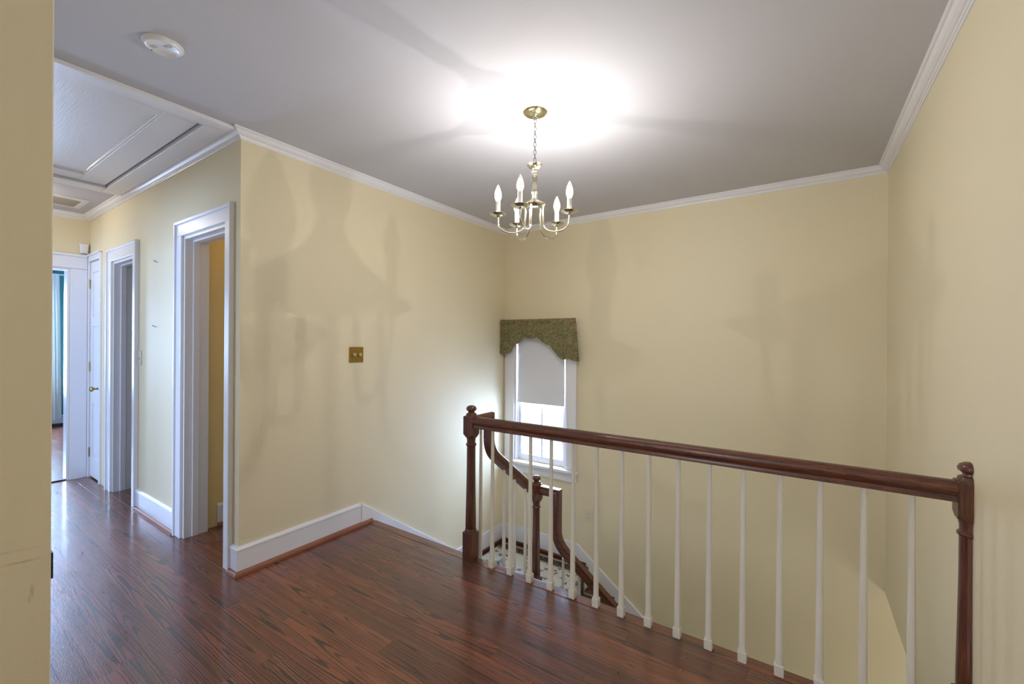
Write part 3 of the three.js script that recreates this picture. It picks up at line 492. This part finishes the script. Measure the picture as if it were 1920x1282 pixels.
{ // narrow closet door, closed
  const x0 = -3.15, x1 = -2.79, g = group('door_3', [-2.97, 0, 0]); g.userData.kind = 'structure'; const T = ge => { ge.translate(2.97, 0, 0); return ge; }, put = (n, l, m = trim, p = g) => mesh(n, l.map(T), m, p);
  put('casing', [rbx(x1 + 0.003, 0, 0, x1 + 0.035, 2.14, 0.016, 0.003, 'y')]); put('casing', [rbx(-3.187, 0, 0, x0 - 0.003, 2.14, 0.016, 0.003, 'y')]); put('casing', [rbx(-3.187, 2.14, 0, x1 + 0.035, 2.205, 0.016, 0.003, 'x'), rbx(-3.187, 2.192, 0, x1 + 0.035, 2.21, 0.028, 0.003, 'x')]);
  const leaf = put('door_leaf', [bx(x0 + 0.004, 0.015, -0.035, x1 - 0.004, 2.136, -0.012, 'y'), rbx(x0 + 0.004, 0.015, -0.013, x0 + 0.075, 2.136, -0.001, 0.002, 'y'), rbx(x1 - 0.075, 0.015, -0.013, x1 - 0.004, 2.136, -0.001, 0.002, 'y'), ...[[2.03, 2.136], [1.5, 1.59], [0.74, 0.86], [0.015, 0.2]].map(([a, b]) => rbx(x0 + 0.07, a, -0.013, x1 - 0.07, b, -0.001, 0.002, 'x'))]);
  for (const [a, b] of [[1.615, 2.005], [0.885, 1.475], [0.225, 0.715]]) put('panel', [rbx(x0 + 0.09, a, -0.013, x1 - 0.09, b, -0.005, 0.004)], trim, leaf);
  for (const y of [1.92, 1.1, 0.25]) { const c = new THREE.CylinderGeometry(0.005, 0.005, 0.09, 10); c.translate(x0 + 0.003, y, 0.004); put('hinge', [metricUV(c)], oldBrass); }
  const k = lathe([[0.0001, 0], [0.024, 0], [0.022, 0.005], [0.009, 0.009], [0.008, 0.035], [0.016, 0.040], [0.024, 0.050], [0.025, 0.058], [0.019, 0.066], [0.0001, 0.069]], 24); k.rotateX(Math.PI / 2); k.translate(x1 - 0.045, 0.90, -0.001); put('door_knob', [k], oldBrass, leaf);
}
{ // cased doorway in the end wall
  const g = group('door_4', [-3.19, 0, 0.52]); g.userData.kind = 'structure'; const T = ge => { ge.translate(3.19, 0, -0.52); return ge; }, put = (n, l, m = trim) => mesh(n, l.map(T), m, g), x = -3.19, a = 0.14, b = 0.9, top = 2.06;
  put('casing', [rbx(x, 0, 0.018, x + 0.018, top, a - 0.004, 0.003, 'y')]); put('casing', [rbx(x, 0, b + 0.004, x + 0.018, top, 0.966, 0.003, 'y')]); put('casing', [rbx(x, top + 0.003, 0.018, x + 0.018, 2.18, 0.966, 0.003, 'z'), rbx(x, 2.18, 0.018, x + 0.03, 2.205, 0.966, 0.004, 'z')]);
  put('jamb', [bx(x - 0.125, 0, a - 0.0, x + 0.001, top, a + 0.018, 'y'), bx(x - 0.125, 0, b - 0.018, x + 0.001, top, b, 'y'), bx(x - 0.125, top - 0.018, a + 0.018, x + 0.001, top, b - 0.018)]);
}
// ---------------------------------------------------------------- bedroom beyond: curtains and baseboard
{
  const cm = new THREE.MeshPhysicalMaterial({ color: col(246, 243, 236), roughness: 0.95, transmission: 0.3, thickness: 0 });
  function curtain(z0, z1, label) {
    const g = group('curtain', [-6.86, 0, (z0 + z1) / 2]); tag(g, label, 'curtain', 'bedroom curtains'); const w = z1 - z0, tri = [], NU = 90, NV = 20;
    const P = (u, v, o) => { const s = u - 0.5, y = 2.36 - v * 2.24 + 0.03 * v * s; const z = s * w * (0.86 + 0.14 * v), x = 0.028 * Math.sin(u * 44 + Math.sin(v * 3)) * (0.5 + 0.5 * v) + 0.01 * Math.sin(u * 13); return new THREE.Vector3(x + o, y, z); };
    const quad = (a, b, c, d) => tri.push(a, b, c, a, c, d);
    for (let i = 0; i < NU; i++) for (let j = 0; j < NV; j++) { const a = i / NU, b = (i + 1) / NU, c = j / NV, d = (j + 1) / NV; quad(P(a, c, 0.001), P(b, c, 0.001), P(b, d, 0.001), P(a, d, 0.001)); }
    let ge = new THREE.BufferGeometry().setFromPoints(tri); ge.computeVertexNormals(); ge = mergeVertices(ge, 1e-5); ge.computeVertexNormals(); mesh('cloth', metricUV(ge, 'y'), cm, g);
    const rod = new THREE.CylinderGeometry(0.009, 0.009, w + 0.1, 12); rod.rotateX(Math.PI / 2); rod.translate(0, 2.37, 0); mesh('curtain_rod', metricUV(rod), trimFlat, g);
  }
  curtain(-0.43, 0.02, 'white gathered curtain hanging against the teal wall in the room beyond the far doorway');
  struct('baseboard_bedroom', mould(baseP, [-7.0, 0, -1.5], [-7.0, 0, 2.4], [1, 0, 0]), trim);
  struct('trim_' + tn++, mould([[0.017, 0], [0.04, 0], [0.038, 0.02], [0.03, 0.034], [0.017, 0.04]], [-7.0, 0, -1.5], [-7.0, 0, 2.4], [1, 0, 0]), darkWood);
}
// ---------------------------------------------------------------- hall ceiling: boards and attic hatch, vent
{
  struct('trim_' + tn++, [rbx(-0.068, H - 0.02, 0.05, 0.03, H - 0.0002, 0.969, 0.003, 'z')], trim);
  struct('trim_' + tn++, [rbx(-2.04, H - 0.022, 0.05, -0.069, H - 0.0002, 0.166, 0.003, 'x')], trim);
  struct('trim_' + tn++, [rbx(-2.04, H - 0.022, 0.167, -1.889, H - 0.0002, 0.969, 0.003, 'z')], trim);
  const g = group('attic_hatch', [-0.99, H, 0.55]); tag(g, 'white panelled attic hatch set in the hall ceiling', 'hatch');
  const T = ge => { ge.translate(0.99, -H, -0.55); return ge; }, put = (n, l) => mesh(n, l.map(T), trim, g), y0 = H - 0.004, y1 = H + 0.03;
  put('stile', [rbx(-1.878, y0, 0.178, -0.080, y1, 0.330, 0.003, 'x')]);
  put('stile', [rbx(-1.878, y0, 0.82, -0.080, y1, 0.970, 0.003, 'x')]);
  put('rail', [rbx(-1.878, y0, 0.3305, -1.70, y1, 0.8195, 0.003, 'z')]);
  put('rail', [rbx(-0.19, y0, 0.3305, -0.080, y1, 0.8195, 0.003, 'z')]);
  put('panel', [rbx(-1.6995, y0 + 0.015, 0.3305, -0.1905, y1 - 0.004, 0.8195, 0.002)]);
  put('bead', [mould([[0, 0], [0.010, 0], [0.006, -0.006], [0, -0.0105]], [-1.699, y0 + 0.015, 0.331], [-0.191, y0 + 0.015, 0.331], [0, 0, 1]), mould([[0, 0], [0.010, 0], [0.006, -0.006], [0, -0.0105]], [-1.699, y0 + 0.015, 0.331], [-1.699, y0 + 0.015, 0.819], [1, 0, 0])]);
}
{
  const g = group('ceiling_vent', [-2.70, H, 0.30]); tag(g, 'white louvred air vent in the hall ceiling', 'vent'); const put = (n, l, m) => mesh(n, l, m, g);
  put('frame', [rbx(-0.20, -0.009, -0.165, 0.20, -0.0002, -0.125, 0.003, 'x'), rbx(-0.20, -0.009, 0.125, 0.20, -0.0002, 0.165, 0.003, 'x'), rbx(-0.20, -0.009, -0.125, -0.165, -0.0002, 0.125, 0.003), rbx(0.125, -0.009, -0.125, 0.20, -0.0002, 0.125, 0.003)], trimFlat);
  put('backing', [bx(-0.164, -0.0012, -0.124, 0.124, -0.0003, 0.124)], dark);
  for (let k = 0; k < 13; k++) { const s = bx(-0.007, -0.0008, -0.124, 0.007, 0.0008, 0.124); s.rotateZ(0.35); s.translate(-0.152 + k * 0.0225, -0.0055, 0); put('slat', [s], ventPaint); }
}
{ // flush ceiling lamp at the far end of the hall, hidden from the photograph by the near wall, whose light it shows on the far ceiling
  const g = group('hall_ceiling_lamp', [-2.45, H, 0.66]); tag(g, 'small round flush ceiling lamp with a white glass dome in the far hall', 'lamp');
  mesh('base', lathe([[0.0001, -0.025], [0.09, -0.025], [0.095, -0.018], [0.095, -0.0003], [0.0001, -0.0003]], 36), paleBrass, g);
  mesh('glowing_dome', lathe([[0.0001, -0.10], [0.03, -0.096], [0.06, -0.08], [0.082, -0.05], [0.086, -0.0255], [0.0001, -0.0255]], 36, 2), std(col(245, 240, 230), 0.4, { emissive: new THREE.Color().setRGB(1, 0.92, 0.8), emissiveIntensity: 2 }), g);
  const p = new THREE.PointLight(new THREE.Color().setRGB(1, 0.93, 0.82), 0.34, 0, 2); p.name = 'hall_lamp_light'; p.castShadow = true; p.shadow.radius = 2; p.position.set(0, -0.06, 0); g.add(p);
}
{ // bare bulb in the closet, above the door head
  const g = group('closet_lamp', [-0.5, H, -0.8]); tag(g, 'bare warm bulb in a white holder on the closet ceiling', 'lamp');
  mesh('holder', lathe([[0.0001, -0.05], [0.02, -0.05], [0.024, -0.03], [0.05, -0.012], [0.052, -0.0003], [0.0001, -0.0003]], 28), whitePlastic, g);
  mesh('glowing_bulb', lathe([[0.0001, -0.13], [0.014, -0.127], [0.026, -0.112], [0.029, -0.098], [0.025, -0.08], [0.014, -0.06], [0.013, -0.0505], [0.0001, -0.0505]], 28, 2), std(col(250, 240, 220), 0.4, { emissive: new THREE.Color().setRGB(1, 0.8, 0.5), emissiveIntensity: 3 }), g);
  const p = new THREE.PointLight(new THREE.Color().setRGB(1, 0.78, 0.46), 0.12, 0, 2); p.name = 'closet_bulb_light'; p.castShadow = true; p.position.set(0, -0.098, 0); g.add(p);
}
// ---------------------------------------------------------------- small fittings
{
  const g = group('smoke_detector', [0.52, H, 0.527]); tag(g, 'round white smoke detector on the ceiling near the hall', 'smoke detector');
  mesh('base', lathe([[0.0001, -0.006], [0.068, -0.006], [0.070, -0.004], [0.070, -0.0003], [0.0001, -0.0003]], 48), whitePlastic, g);
  mesh('cover', lathe([[0.0001, -0.0125], [0.048, -0.0125], [0.051, -0.015], [0.055, -0.0165], [0.059, -0.0150], [0.061, -0.011], [0.063, -0.006], [0.0001, -0.006]], 48), whitePlastic, g);
  for (const [x, z, a] of [[-0.022, 0.018, 0.5], [0.02, -0.012, 0.5]]) for (let k = 0; k < 2; k++) { const b = rbx(-0.015, -0.0155, -0.0018, 0.015, -0.0124, 0.0018, 0.0008); b.rotateY(a); b.translate(x + k * 0.003, 0, z + k * 0.008); mesh('rib', b, whitePlastic, g); }
  const d = new THREE.SphereGeometry(0.003, 10, 8); d.translate(-0.05, -0.0155, 0.024); mesh('indicator', metricUV(d), dark, g);
}
{
  const g = group('motion_sensor', [-3.19, 2.27, 0.045]); tag(g, 'small white motion sensor high on the far hall wall above the doorway', 'sensor');
  const p = prism([[-0.032, 0.045], [0.032, 0.045], [0.026, -0.05], [-0.026, -0.05]], 'x', 0, 0.045, 0.006); mesh('housing', p, whitePlastic, g);
  mesh('lens', rbx(0.0445, -0.03, -0.018, 0.047, 0.012, 0.018, 0.001), whitePlastic, g);
}
{
  const g = group('brass_dimmer_plate', [0, 1.271, -0.792]); tag(g, 'square brass switch plate with two round dimmer knobs on the yellow wall', 'switch');
  mesh('plate', rbx(0, -0.057, -0.06, 0.006, 0.057, 0.06, 0.003), oldBrass, g);
  for (const z of [-0.023, 0.023]) { const k = lathe([[0.0001, 0], [0.015, 0], [0.016, 0.003], [0.0135, 0.016], [0.012, 0.018], [0.0001, 0.0185]], 24); k.rotateZ(-Math.PI / 2); k.translate(0.006, 0.002, z); mesh('knob', k, brass, g); }
  for (const z of [-0.023, 0.023]) for (const y of [-0.042, 0.042]) { const s = new THREE.SphereGeometry(0.0035, 10, 6); s.scale(0.5, 1, 1); s.translate(0.006, y, z); mesh('screw', metricUV(s), brass, g); }
}
{
  const g = group('light_switch', [-1.69, 1.225, 0]); tag(g, 'ivory light switch on the hall wall beside the door frame', 'switch');
  mesh('plate', rbx(-0.035, -0.058, 0, 0.035, 0.058, 0.006, 0.003), ivory, g); mesh('toggle', rbx(-0.005, -0.012, 0.005, 0.005, 0.006, 0.017, 0.002), ivory, g);
}
{
  const g = group('wall_outlet', [1.018, -0.311, -L]); tag(g, 'ivory double power outlet on the back wall below the window', 'outlet');
  mesh('plate', rbx(-0.036, -0.058, 0, 0.036, 0.058, 0.006, 0.003), ivory, g);
  for (const y of [-0.02, 0.02]) { const f = mesh('socket', rbx(-0.017, y - 0.0145, 0.0055, 0.017, y + 0.0145, 0.0085, 0.0028), ivory, g); mesh('slots', [bx(-0.008, y - 0.003, 0.0083, -0.0055, y + 0.006, 0.0088), bx(0.0055, y - 0.003, 0.0083, 0.008, y + 0.005, 0.0088), bx(-0.002, y - 0.0105, 0.0083, 0.002, y - 0.007, 0.0088)], dark, f); }
}
for (const [x, y, label] of [[-1.33, 1.958, 'small picture nail high on the hall wall between the doors'], [-1.35, 1.469, 'small picture nail lower on the hall wall between the doors']]) {
  const n = new THREE.CylinderGeometry(0.0022, 0.0022, 0.022, 8); n.rotateX(Math.PI / 2 - 0.5); n.translate(0, 0.005, 0.0095); const h = new THREE.CylinderGeometry(0.006, 0.006, 0.003, 10); h.rotateX(Math.PI / 2 - 0.5); h.translate(0, 0.010, 0.019);
  const o = mesh('picture_nail', [metricUV(n), metricUV(h)], steel); o.position.set(x, y, 0); tag(o, label, 'nail');
}
{ // latch plate on the near wall's edge
  const o = mesh('latch_plate', rbx(-0.012, -0.03, -0.003, 0.012, 0.03, 0.0005, 0.001), dark); o.position.set(1.266, 0.845, 0.9595); tag(o, 'dark metal latch plate on the edge of the near wall', 'latch');
}
renderer.render(scene, camera);
